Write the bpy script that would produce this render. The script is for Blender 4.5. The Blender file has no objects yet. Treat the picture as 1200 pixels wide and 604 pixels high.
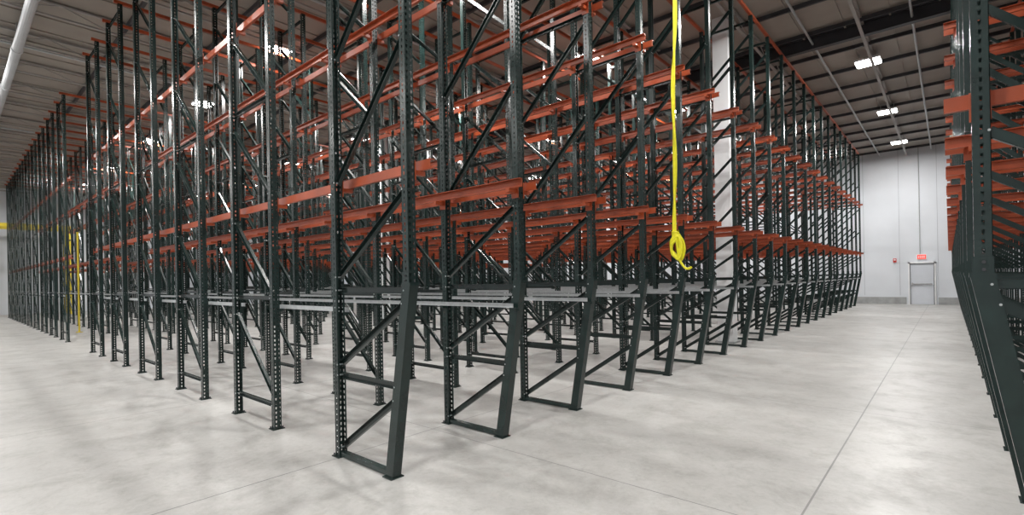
import bpy, bmesh, math, random
from mathutils import Vector, Matrix
random.seed(4)
S=1.65
scn=bpy.context.scene
scn.view_settings.view_transform='Standard'
scn.view_settings.exposure=0.0
# ---------------- materials
def mat(name,col,rough=0.5,metal=0.0,noise=0.0,nscale=4.0,bump=0.0,emit=None,estr=0):
    m=bpy.data.materials.new(name); m.use_nodes=True
    nt=m.node_tree; b=nt.nodes['Principled BSDF']
    b.inputs['Base Color'].default_value=(*col,1); b.inputs['Roughness'].default_value=rough
    b.inputs['Metallic'].default_value=metal
    if noise>0:
        tc=nt.nodes.new('ShaderNodeTexCoord'); n=nt.nodes.new('ShaderNodeTexNoise')
        n.inputs['Scale'].default_value=nscale; n.inputs['Detail'].default_value=5
        r=nt.nodes.new('ShaderNodeValToRGB')
        r.color_ramp.elements[0].position=0.3; r.color_ramp.elements[1].position=0.7
        r.color_ramp.elements[0].color=(*[c*(1-noise) for c in col],1)
        r.color_ramp.elements[1].color=(*[min(1,c*(1+noise)) for c in col],1)
        nt.links.new(tc.outputs['Object'],n.inputs['Vector']); nt.links.new(n.outputs['Fac'],r.inputs['Fac'])
        nt.links.new(r.outputs['Color'],b.inputs['Base Color'])
        if bump>0:
            bp=nt.nodes.new('ShaderNodeBump'); bp.inputs['Strength'].default_value=bump
            nt.links.new(n.outputs['Fac'],bp.inputs['Height']); nt.links.new(bp.outputs['Normal'],b.inputs['Normal'])
    if emit:
        b.inputs['Emission Color'].default_value=(*emit,1); b.inputs['Emission Strength'].default_value=estr
    return m
GREEN=mat('green_paint',(0.011,0.023,0.021),0.25,0.0,0.25,6)
ORANGE=mat('orange_paint',(0.335,0.060,0.018),0.36,0.0,0.18,5)
GALV=mat('galvanized_steel',(0.46,0.48,0.49),0.38,0.3,0.12,20)
WHITE=mat('white_paint',(0.78,0.79,0.80),0.5,0,0.05,2)
PIPE=mat('pipe_grey_paint',(0.45,0.46,0.47),0.5,0,0.08,2)
WALLM=mat('wall_paint',(0.66,0.69,0.73),0.6,0,0.04,0.8)
SEAM=mat('panel_seam',(0.38,0.40,0.43),0.6,0,0.05,3)
CURB=mat('concrete_curb',(0.33,0.34,0.34),0.8,0,0.15,4)
DECK=mat('roof_deck_paint',(0.30,0.265,0.23),0.6,0,0.08,1.5)
JOIST=mat('joist_paint',(0.32,0.30,0.28),0.5,0,0.08,3)
DARK=mat('dark_steel',(0.03,0.03,0.035),0.5,0,0.2,4)
YEL=mat('yellow_paint',(0.62,0.48,0.03),0.45,0,0.08,6)
CORD=mat('yellow_cord_rubber',(0.80,0.74,0.02),0.5,0,0.08,30)
RED=mat('red_plastic',(0.55,0.03,0.02),0.4,0,0.05,10)
DOORM=mat('door_paint',(0.60,0.63,0.68),0.45,0,0.03,3)
CHROME=mat('steel_handle',(0.5,0.5,0.5),0.25,1,0.05,10)
LENS=mat('lamp_lens',(0.9,0.9,0.9),0.4,0,0,1,0,(1,0.985,0.95),16)
SIGNM=mat('exit_sign_face',(0.8,0.1,0.08),0.4,0,0,1,0,(1,0.08,0.05),0.6)
# floor material
FL=bpy.data.materials.new('polished_concrete'); FL.use_nodes=True
nt=FL.node_tree; b=nt.nodes['Principled BSDF']; L=nt.links
def N(t,**k):
    n=nt.nodes.new(t)
    for a,v in k.items(): setattr(n,a,v)
    return n
tc=N('ShaderNodeTexCoord')
def noise(sc,det,rough=0.6,dist=0.0):
    n=N('ShaderNodeTexNoise'); n.inputs['Scale'].default_value=sc; n.inputs['Detail'].default_value=det
    n.inputs['Roughness'].default_value=rough; n.inputs['Distortion'].default_value=dist
    L.new(tc.outputs['Object'],n.inputs['Vector']); return n
def ramp(src,p0,c0,p1,c1):
    r=N('ShaderNodeValToRGB'); e=r.color_ramp.elements
    e[0].position=p0; e[0].color=(*c0,1); e[1].position=p1; e[1].color=(*c1,1)
    L.new(src,r.inputs['Fac']); return r
def mix(kind,fac,a,bb):
    m=N('ShaderNodeMixRGB',blend_type=kind); m.inputs['Fac'].default_value=fac
    L.new(a,m.inputs['Color1']); L.new(bb,m.inputs['Color2']); return m
n1=noise(0.4,6,0.55,0.1); r1=ramp(n1.outputs['Fac'],0.36,(0.39,0.385,0.37),0.62,(0.46,0.455,0.44))
n2=noise(1.7,10,0.72,0.3); r2=ramp(n2.outputs['Fac'],0.34,(0.78,0.775,0.765),0.53,(1,1,1))
n3=noise(22,5,0.75); r3=ramp(n3.outputs['Fac'],0.3,(0.86,0.86,0.86),0.7,(1.0,1.0,1.0))
n4=noise(6,8,0.8,0.5); r4=ramp(n4.outputs['Fac'],0.34,(0.84,0.84,0.83),0.48,(1,1,1))
m1=mix('MULTIPLY',1,r1.outputs['Color'],r2.outputs['Color'])
m2=mix('MULTIPLY',1,m1.outputs['Color'],r3.outputs['Color'])
m2=mix('MULTIPLY',1,m2.outputs['Color'],r4.outputs['Color'])
sep=N('ShaderNodeSeparateXYZ'); L.new(tc.outputs['Object'],sep.inputs[0])
def M(op,a,bv=None):
    n=N('ShaderNodeMath',operation=op)
    if isinstance(a,(int,float)): n.inputs[0].default_value=a
    else: L.new(a,n.inputs[0])
    if bv is not None:
        if isinstance(bv,(int,float)): n.inputs[1].default_value=bv
        else: L.new(bv,n.inputs[1])
    return n.outputs[0]
P=2.16*S
def joint(ax,off,wd):
    a=M('SUBTRACT',sep.outputs[ax],off-P/2); a=M('DIVIDE',a,P); a=M('FRACT',a); a=M('SUBTRACT',a,0.5); a=M('ABSOLUTE',a)
    return M('LESS_THAN',a,wd/P)
j=M('MAXIMUM',joint('X',-0.473*S,0.007),joint('Y',2.17*S,0.005))
mj=N('ShaderNodeMixRGB'); L.new(j,mj.inputs['Fac']); L.new(m2.outputs['Color'],mj.inputs['Color1']); mj.inputs['Color2'].default_value=(0.17,0.17,0.165,1)
L.new(mj.outputs['Color'],b.inputs['Base Color'])
rr=ramp(n2.outputs['Fac'],0.3,(0.46,0.46,0.46),0.7,(0.32,0.32,0.32)); L.new(rr.outputs['Color'],b.inputs['Roughness'])
# ---------------- mesh helper
class MB:
    def __init__(s): s.v=[]; s.f=[]; s.mi=[]; s.mats=[]
    def m(s,mt):
        if mt not in s.mats: s.mats.append(mt)
        return s.mats.index(mt)
    def quad(s,pts,mt):
        i=len(s.v); s.v+= [tuple(p) for p in pts]; s.f.append(tuple(range(i,i+len(pts)))); s.mi.append(s.m(mt))
    def box(s,x0,x1,y0,y1,z0,z1,mt):
        i=len(s.v)
        s.v+=[(x0,y0,z0),(x1,y0,z0),(x1,y1,z0),(x0,y1,z0),(x0,y0,z1),(x1,y0,z1),(x1,y1,z1),(x0,y1,z1)]
        k=s.m(mt)
        for q in [(0,3,2,1),(4,5,6,7),(0,1,5,4),(1,2,6,5),(2,3,7,6),(3,0,4,7)]:
            s.f.append(tuple(i+a for a in q)); s.mi.append(k)
    def beam(s,a,bb,w,h,mt,side=Vector((0,1,0))):
        a=Vector(a); bb=Vector(bb); d=(bb-a).normalized(); sd=side.normalized(); up=d.cross(sd).normalized()
        i=len(s.v)
        for p in (a,bb):
            for (u,t) in ((-1,-1),(1,-1),(1,1),(-1,1)):
                s.v.append(tuple(p+sd*(u*w/2)+up*(t*h/2)))
        k=s.m(mt)
        for q in [(3,2,1,0),(4,5,6,7),(0,1,5,4),(1,2,6,5),(2,3,7,6),(3,0,4,7)]:
            s.f.append(tuple(i+x for x in q)); s.mi.append(k)
    def cyl(s,a,bb,r,mt,n=10):
        a=Vector(a); bb=Vector(bb); d=(bb-a).normalized()
        t=Vector((0,0,1)) if abs(d.z)<0.9 else Vector((1,0,0))
        u=d.cross(t).normalized(); w=d.cross(u)
        i=len(s.v); k=s.m(mt)
        for p in (a,bb):
            for q in range(n):
                an=2*math.pi*q/n; s.v.append(tuple(p+u*(r*math.cos(an))+w*(r*math.sin(an))))
        for q in range(n):
            s.f.append((i+q,i+(q+1)%n,i+n+(q+1)%n,i+n+q)); s.mi.append(k)
        s.f.append(tuple(i+q for q in range(n))[::-1]); s.mi.append(k)
        s.f.append(tuple(i+n+q for q in range(n))); s.mi.append(k)
    def mesh(s,name):
        me=bpy.data.meshes.new(name); me.from_pydata(s.v,[],s.f)
        for mt in s.mats: me.materials.append(mt)
        me.polygons.foreach_set('material_index',s.mi); me.update(); return me
def obj(name,me,loc=(0,0,0),parent=None,rz=0):
    if isinstance(me,MB): me=me.mesh(name)
    o=bpy.data.objects.new(name,me); scn.collection.objects.link(o)
    o.location=loc; o.rotation_euler[2]=rz
    if parent: o.parent=parent
    return o
def empty(name,loc=(0,0,0)):
    e=bpy.data.objects.new(name,None); scn.collection.objects.link(e); e.location=loc; return e
# ---------------- rack frames
H=4.53*S
WY=0.080; WX=0.074
def holed(mb,fn,w,cols,n,z0,pitch,a,bq):
    """perforated sheet; fn(t,z)->point, t across width -w/2..w/2"""
    cw=w/cols
    for i in range(n):
        zb=z0+i*pitch; zt=zb+pitch; hz0=zb+0.014; hz1=zt-0.012
        for c in range(cols):
            y0=-w/2+c*cw; y1=y0+cw; yc=(y0+y1)/2
            h=[(yc-bq,hz0),(yc+bq,hz0),(yc+a,hz1),(yc-a,hz1)]
            q=[(y0,zb),(y1,zb),(y1,zt),(y0,zt)]
            for e in range(4):
                f=(e+1)%4
                mb.quad([fn(*q[e]),fn(*q[f]),fn(*h[f]),fn(*h[e])],GREEN)
def post(mb,x,sgn,z0,z1):
    """C-section; perforated web at x+sgn*WX/2 (outside), open toward inside"""
    xw=x+sgn*WX/2; xi=x-sgn*WX/2
    n=int((z1-z0)/0.0508); pitch=(z1-z0)/n
    holed(mb,lambda t,z:(xw,t,z),WY,2,n,z0,pitch,0.0085,0.0055)
    t=0.003
    xa,xb=min(xw,xi),max(xw,xi)
    for s in (-1,1):
        holed(mb,lambda tt,z:(x+tt,s*WY/2,z),WX,1,n,z0,pitch,0.0075,0.005)
    l0,l1=min(xi,xi+sgn*t),max(xi,xi+sgn*t)
    mb.box(l0,l1,-WY/2,-WY/2+0.016,z0,z1,GREEN); mb.box(l0,l1,WY/2-0.016,WY/2,z0,z1,GREEN)
    mb.box(xa,xb,-WY/2,WY/2,z1,z1+t,GREEN)
def foot(mb,x,w=0.16):
    mb.box(x-w/2,x+w/2,-0.068,0.068,0,0.008,GREEN)
    for sx in(-1,1):
        mb.cyl((x+sx*(w/2-0.02),0.05*sx,0.008),(x+sx*(w/2-0.02),0.05*sx,0.03),0.009,DARK,6)
FD=0.67*S
def brace(mb,xa,za,xb,zb,w=0.042):
    a=Vector((xa,0,za)); c=Vector((xb,0,zb)); d=(c-a).normalized(); n=Vector((-d.z,0,d.x))
    mb.beam(a+n*w/2,c+n*w/2,0.034,0.003,GREEN)
    mb.beam(a-n*w/2,c-n*w/2,0.034,0.003,GREEN)
    mb.beam(a+Vector((0,0.0155,0)),c+Vector((0,0.0155,0)),0.003,w,GREEN)
    for p in(a,c):
        mb.cyl(p+Vector((0,-0.045,0)),p+Vector((0,0.045,0)),0.007,GALV,6)
def frameA():
    mb=MB(); zb=0.985*S; lean=-0.168*S
    post(mb,0,1,zb,H); post(mb,-FD,-1,0.01,H)
    foot(mb,-FD,.12)
    mb.beam((lean+0.0,0,0.01),(0.005,0,zb),0.088,0.098,GREEN)
    mb.box(-0.05,0.058,-0.046,0.046,zb-0.012,zb+0.012,GREEN)
    mb.box(lean-0.065,lean+0.062,-0.065,0.065,0,0.010,GREEN)
    for s in(-1,1):
        mb.box(-0.04,0.045,s*0.0435-0.002,s*0.0435+0.002,zb+0.0,zb+0.10,GREEN)
        for k in(0.03,0.07):
            mb.cyl((0.0,s*0.044,zb+k),(0.0,s*0.054,zb+k),0.009,DARK,6)
    mb.box(-FD,lean,-0.03,0.03,0.010,0.050,GREEN)
    xb=-FD+0.03
    def lx(z): return lean*(1-z/zb) -0.035 if z<zb else -0.03
    brace(mb,xb,0.09,lx(0.40*S),0.40*S,.055)
    brace(mb,xb,0.47*S,lx(0.47*S),0.47*S,.05)
    brace(mb,xb,0.53*S,lx(0.89*S),0.89*S,.055)
    brace(mb,xb,0.955*S,-0.03,0.955*S,.05)
    brace(mb,xb,1.03*S,-0.03,1.45*S,.05)
    brace(mb,xb,1.57*S,-0.03,2.2*S,.05)
    z=2.28
    while z+0.66<4.5:
        brace(mb,xb,z*S,-0.03,(z+0.6)*S,.05); z+=0.70
    for zz in (2.95,4.46): brace(mb,xb,zz*S,-0.03,zz*S,.04)
    return mb.mesh('front_frame_mesh')
def frameB():
    mb=MB()
    post(mb,0,1,0.01,H); post(mb,-FD,-1,0.01,H); foot(mb,0,.12); foot(mb,-FD,.12)
    xb=-FD+0.03
    z=0.22
    while z+0.56<4.5:
        brace(mb,xb,(z+0.55)*S,-0.03,z*S,.05); z+=0.70
    for zz in (0.16,0.90,2.3,4.46): brace(mb,xb,zz*S,-0.03,zz*S,.045)
    return mb.mesh('frame_mesh')
mA=frameA(); mB=frameB()
LANE=0.828*S
LV=(1.595*S,3.04*S)      # orange rail levels
GZ=0.83*S
def rails(posts,x0,x1,sides,gray0,name,gaps=False,graysides=None):
    mb=MB()
    for s in sides:
        yy=s*0.105
        for z in LV:
            ya,yb=sorted((yy,yy+s*0.005)); mb.box(x0,x1,ya,yb,z-0.072,z,ORANGE)
            ya,yb=sorted((yy,yy+s*0.050)); mb.box(x0,x1,ya,yb,z,z+0.005,ORANGE)
            ya,yb=sorted((yy,yy+s*0.03)); mb.box(x0,x1,ya,yb,z-0.077,z-0.072,ORANGE)
            for px in posts:
                ya,yb=sorted((s*(WY/2+0.003),yy+s*0.055))
                mb.box(px-0.022,px+0.022,ya,yb,z-0.115,z-0.078,ORANGE)
                ya,yb=sorted((s*(WY/2+0.001),s*(WY/2+0.007)))
                mb.box(px-0.045,px+0.045,ya,yb,z-0.165,z-0.005,ORANGE)
        if gray0 is not None and (graysides is None or s in graysides):
            z=GZ
            if gaps:
                ps=sorted(posts); segs=[(ps[i]-0.05,ps[i+1]+0.05) for i in range(1,len(ps)-1,2)]
            else: segs=[(x0,gray0)]
            for (sa,sb) in segs:
                ya,yb=sorted((s*0.080,s*0.083)); mb.box(sa,sb,ya,yb,z-0.006,z+0.034,GALV)
                ya,yb=sorted((s*0.080,s*0.100)); mb.box(sa,sb,ya,yb,z+0.034,z+0.037,GALV)
            for px in posts:
                if px<gray0+0.05:
                    ya,yb=sorted((s*(WY/2+0.001),s*0.09)); mb.box(px-0.02,px+0.02,ya,yb,z-0.036,z-0.006,GREEN)
    return mb.mesh(name)
def build_rack(origin,flip,groups,nlines,gray):
    root=empty('drive_in_pallet_rack',origin)
    rz=math.pi if flip else 0
    sg=-1 if flip else 1
    allx=[]
    for gi,g in enumerate(groups):
        posts=[]
        for x in g: posts+=[x,x-FD]
        allx+=posts
        x1=posts[0]+(0.15 if gi==0 else 0.1); x0=posts[-1]-0.1
        def var(sides,tag,gray0,gaps=False,gs=None): return rails(posts,x0,x1,sides,gray0 if gray else None,'rails_%d_%s'%(gi,tag),gaps,gs)
        mboth=var((-1,1),'both',posts[0]-0.02,False,(-1,))
        mp=var((1,),'inner',posts[0],True); mn=var((-1,),'outer',posts[0]-.02)
        for k in range(nlines):
            me=mboth
            if k==0: me=mn if flip else mp
            if k==nlines-1: me=mp if flip else mn
            obj('rail_set_%d_%d'%(gi,k),me,(0,k*LANE,0),root,rz)
            for j,x in enumerate(g):
                obj('frame_%d_%d_%d'%(gi,k,j), mA if (gi==0 and j==0) else mB,(sg*x,k*LANE,0),root,rz)
    ties=MB(); YL=(nlines-1)*LANE
    for x in allx:
        xx=sg*x
        ties.box(xx-0.025,xx+0.025,-0.10,YL+0.10,H+0.003,H+0.068,ORANGE)
    obj('top_ties',ties,(0,0,0),root)
    return root
NL=21
rackX=-1.985*S; rackY=1.509*S
g1=[0]+[-(3.5-1.985)*S-1.42*S*i for i in range(5)]
g2=[-(12.15-1.985)*S-1.42*S*i for i in range(9)]
build_rack((rackX,rackY,0),False,[g1,g2],NL,True)
build_rack((0.085*S,2.24*S,0),True,[[0,-1.5*S,-2.92*S,-4.34*S]],20,False)
# ---------------- room shell
XL,XR=-27*S,8*S; YB,YF=-6*S,19.68*S; CH=4.82*S
m=MB(); m.box(XL,XR,YB,YF,-0.1,0,FL); obj('floor',m)
m=MB(); m.box(XL,XR,YB,YF,CH,CH+0.1,DECK)
x=XL+0.3
while x<XR:
    m.box(x,x+0.04,YB,YF,CH-0.03,CH,DECK); x+=0.92
obj('ceiling',m)
m=MB(); m.box(XL,XR,YF,YF+0.2,0,CH,WALLM)
for i in range(-14,8):
    xx=-1.15*S+i*1.5
    m.box(xx-0.008,xx+0.008,YF-0.006,YF,0.45,CH,SEAM)
obj('wall_far',m)
m=MB(); m.box(XL-0.2,XL,YB,YF,0,CH,WALLM); obj('wall_left',m)
m=MB(); m.box(XR,XR+0.2,YB,YF,0,CH,WALLM); obj('wall_right',m)
m=MB(); m.box(XL,XR,YB-0.2,YB,0,CH,WALLM); obj('wall_back',m)
dx=-0.62*S
m=MB(); m.box(XL,dx-0.62,YF-0.10,YF,0,0.36,CURB); m.box(dx+0.62,XR,YF-0.10,YF,0,0.36,CURB); obj('baseboard_far',m)
m=MB(); x=XL+1.2
while x<XR:
    for zc in (CH-0.05,CH-0.33):
        m.box(x-0.035,x+0.035,YB+.02,YF-.02,zc-0.018,zc+0.018,JOIST)
    y=YB+.02; up=False
    while y<YF-1.0:
        za,zb=(CH-0.33,CH-0.05)
        if up: za,zb=zb,za
        m.beam((x,y,za),(x,y+0.9,zb),0.02,0.02,JOIST,Vector((1,0,0))); up=not up; y+=0.9
    x+=2.2
obj('roof_joists',m)
m=MB(); y=YB+1.0
while y<YF-0.3:
    m.box(XL+.02,XR-.02,y-0.03,y+0.03,CH-0.14,CH-0.04,DARK); y+=1.7
obj('roof_bridging',m)
m=MB()
for yy in (9.3*S,-3*S):
    m.box(XL+.02,XR-.02,yy-0.08,yy+0.08,CH-0.345,CH-0.325,DARK); m.box(XL+.02,XR-.02,yy-0.08,yy+0.08,CH-0.02,CH-0.001,DARK); m.box(XL+.02,XR-.02,yy-0.012,yy+0.012,CH-0.325,CH-0.02,DARK)
obj('roof_girder',m)
m=MB(); m.cyl((XL+.02,0.75*S,CH-0.65),(-4.5*S,0.75*S,CH-0.65),0.095,PIPE,16); m.cyl((-4.5*S,0.75*S,CH-0.65),(-4.5*S,0.75*S,CH-.01),0.095,PIPE,16)
for x in (-6,-8,-10,-12,-16,-20):
    m.cyl((x*S,0.75*S,CH-0.65),(x*S,0.75*S,CH-.01),0.01,GALV,6); m.cyl((x*S-0.06,0.75*S,CH-0.65),(x*S+0.06,0.75*S,CH-0.65),0.112,PIPE,16)
obj('roof_drain_pipe',m)
m=MB()
for xx in (-0.35*S,-1.6*S,-6.2*S,-10.6*S,-16.3*S):
    m.cyl((xx,YB+.03,CH-0.20),(xx,YF-.03,CH-0.20),0.028,GALV,10)
obj('sprinkler_pipes',m)
for (cx,cy) in ((-2.5*S,7.72*S),(-11.2*S,7.72*S)):
    m=MB(); w=0.18
    m.box(cx-w,cx+w,cy-w,cy+w,0.0,CH,WHITE)
    m.box(cx-w-0.05,cx+w+0.05,cy-w-0.05,cy+w+0.05,0,0.04,CURB)
    o=obj('structural_column',m)
# door
e=empty('door_1',(dx,YF,0))
m=MB(); m.box(-0.46,0.46,-0.07,-0.02,0.01,2.06,DOORM); obj('leaf',m,(0,0,0),e)
m=MB(); m.box(-0.54,-0.46,-0.11,0,0,2.14,WHITE); m.box(0.46,0.54,-0.11,0,0,2.14,WHITE); m.box(-0.54,0.54,-0.11,0,2.06,2.14,WHITE)
m.box(-0.475,-0.45,-0.115,-0.06,0,2.06,DARK); m.box(0.45,0.475,-0.115,-0.06,0,2.06,DARK); m.box(-0.46,0.46,-0.115,-0.06,2.045,2.07,DARK)
obj('frame',m,(0,0,0),e)
m=MB(); m.box(-0.42,0.40,-0.12,-0.08,1.0,1.05,CHROME); m.box(-0.43,-0.36,-0.13,-0.07,0.96,1.09,CHROME); obj('push_bar',m,(0,0,0),e)
m=MB(); m.box(-0.17,0.17,-0.07,0,2.28,2.50,SIGNM); m.box(-0.19,0.19,-0.06,0,2.26,2.52,WHITE)
for i,lx in enumerate((-0.11,-0.04,0.03,0.10)): m.box(lx-0.015,lx+0.015,-0.075,-0.07,2.33,2.45,WHITE)
obj('exit_sign',m,(dx,YF,0))
m=MB(); m.box(-0.07,0.07,-0.06,0,2.15,2.35,RED); m.cyl((0,-0.06,2.28),(0,-0.09,2.28),0.04,WHITE,12)
obj('fire_alarm',m,(-1.27*S,YF,0))
m=MB(); m.cyl((0,-0.03,2.52),(0,-0.03,CH),0.02,GALV,8); obj('conduit',m,(dx-0.06,YF,0))
# ---------------- lights
for xs in (-1,-4.4,-7.8,-11.2,-15,-19,-23,5):
    for ky in range(7):
        Y=(17.7-3.55*ky)*S; X=xs*S
        if Y<YB+1: continue
        e=empty('high_bay_light',(X,Y,CH-0.30))
        m=MB(); m.box(-0.30,0.30,-0.27,0.27,0,0.06,WHITE); m.cyl((-.2,0,.06),(-.2,0,.29),.006,GALV,6); m.cyl((.2,0,.06),(.2,0,.29),.006,GALV,6)
        m.box(-0.10,0.10,-0.10,0.10,0.06,0.13,DARK)
        obj('housing',m,(0,0,0),e)
        m=MB(); m.box(-0.28,0.28,-0.25,0.25,-0.03,0,LENS); obj('lens',m,(0,0,0),e)
        ld=bpy.data.lights.new('lamp','AREA'); ld.shape='RECTANGLE'; ld.size=0.5; ld.size_y=0.5
        ld.energy=300 if xs==-1 else 285
        if Y<1.5*S and xs<-3: ld.energy=200
        ld.color=(1,0.98,0.955)
        lo=bpy.data.objects.new('lamp',ld); scn.collection.objects.link(lo); lo.parent=e; lo.location=(0,0,-0.045)
# ---------------- yellow cord
def curve(name,pts,r,mt):
    c=bpy.data.curves.new(name,'CURVE'); c.dimensions='3D'; c.bevel_depth=r; c.bevel_resolution=3
    for pl in pts:
        s=c.splines.new('NURBS'); s.points.add(len(pl)-1); s.use_endpoint_u=True; s.order_u=4
        for i,p in enumerate(pl): s.points[i].co=(*p,1)
    c.materials.append(mt); o=bpy.data.objects.new(name,c); scn.collection.objects.link(o); return o
cx,cy=-1.76*S,4.13*S
z0,z1=1.36*S,CH-0.4
a=[];bq=[]
for i in range(41):
    t=i/40; z=z1+(z0-z1)*t
    ax=cx+0.045*math.sin(5*t)+0.05*t; ay=cy+0.02*math.cos(7*t)
    a.append((ax,ay,z))
    bq.append((ax+0.026*math.cos(16*t),ay+0.026*math.sin(16*t),z))
coil=[a[-1]]
bx=a[-1][0]; by=a[-1][1]
for i in range(90):
    t=i/89; an=t*2*math.pi*5
    coil.append((bx+(0.055+0.025*t)*math.sin(an)+0.03*t,by+0.04*math.sin(an*0.5+1)+0.03*math.sin(an),z0-0.15+(0.15+0.03*math.sin(3*an))*math.cos(an)-0.07*t))
tail=[coil[-1],(bx+0.03,by,z0-0.34),(bx+0.09,by,z0-0.44),(bx+0.16,by,z0-0.52),(bx+0.22,by,z0-0.47)]
wrap=[]
for i in range(40):
    t=i/39; an=t*2*math.pi*5
    wrap.append((bx+0.04*math.cos(an),by+0.04*math.sin(an),z0+0.04-0.12*t))
curve('hanging_yellow_cord',[a,bq,coil,tail,wrap],0.017,CORD)
# ---------------- yellow items far left
gm=MB()
for gx in (-24.9,-26.2):
    for gy in (1.2,3.2):
        gm.box(gx*S-0.07,gx*S+0.07,gy*S-0.07,gy*S+0.07,0,3.2*S,YEL)
for gx in (-24.9,-26.2): gm.box(gx*S-0.06,gx*S+0.06,1.2*S,3.2*S,3.2*S,3.2*S+.18,YEL)
for gy in (1.2,3.2): gm.box(-26.2*S,-24.9*S,gy*S-0.05,gy*S+0.05,3.2*S,3.2*S+.18,YEL)
obj('yellow_gantry_frame',gm)
pm=MB(); px,py=-14.55*S,2.0*S
pm.cyl((px,py,0),(px,py,2.2*S),0.028,YEL,12); pm.cyl((px,py,0),(px,py,0.02),0.10,YEL,12)
pm.cyl((px,py,2.2*S),(px,py,2.2*S+0.04),0.036,YEL,12)
obj('yellow_pole',pm)
# ---------------- world + camera
w=bpy.data.worlds.new('world'); scn.world=w; w.use_nodes=True
w.node_tree.nodes['Background'].inputs[0].default_value=(0.6,0.65,0.7,1); w.node_tree.nodes['Background'].inputs[1].default_value=0.3
cd=bpy.data.cameras.new('camera'); cam=bpy.data.objects.new('camera',cd); scn.collection.objects.link(cam)
yaw=math.radians(41.2); th=math.radians(1.07)
F=Vector((-math.sin(yaw),math.cos(yaw),0)); R=Vector((math.cos(yaw),math.sin(yaw),0)); Z=Vector((0,0,1))
r=R*math.cos(th)-Z*math.sin(th); u=Z*math.cos(th)+R*math.sin(th)
M4=Matrix.Identity(4)
for i in range(3):
    M4[i][0]=r[i]; M4[i][1]=u[i]; M4[i][2]=-F[i]
M4[2][3]=S
cam.matrix_world=M4
cd.sensor_width=36; cd.lens=585/1200*36; cd.shift_y=25.5/1200; cd.clip_start=0.05; cd.clip_end=500
scn.camera=cam
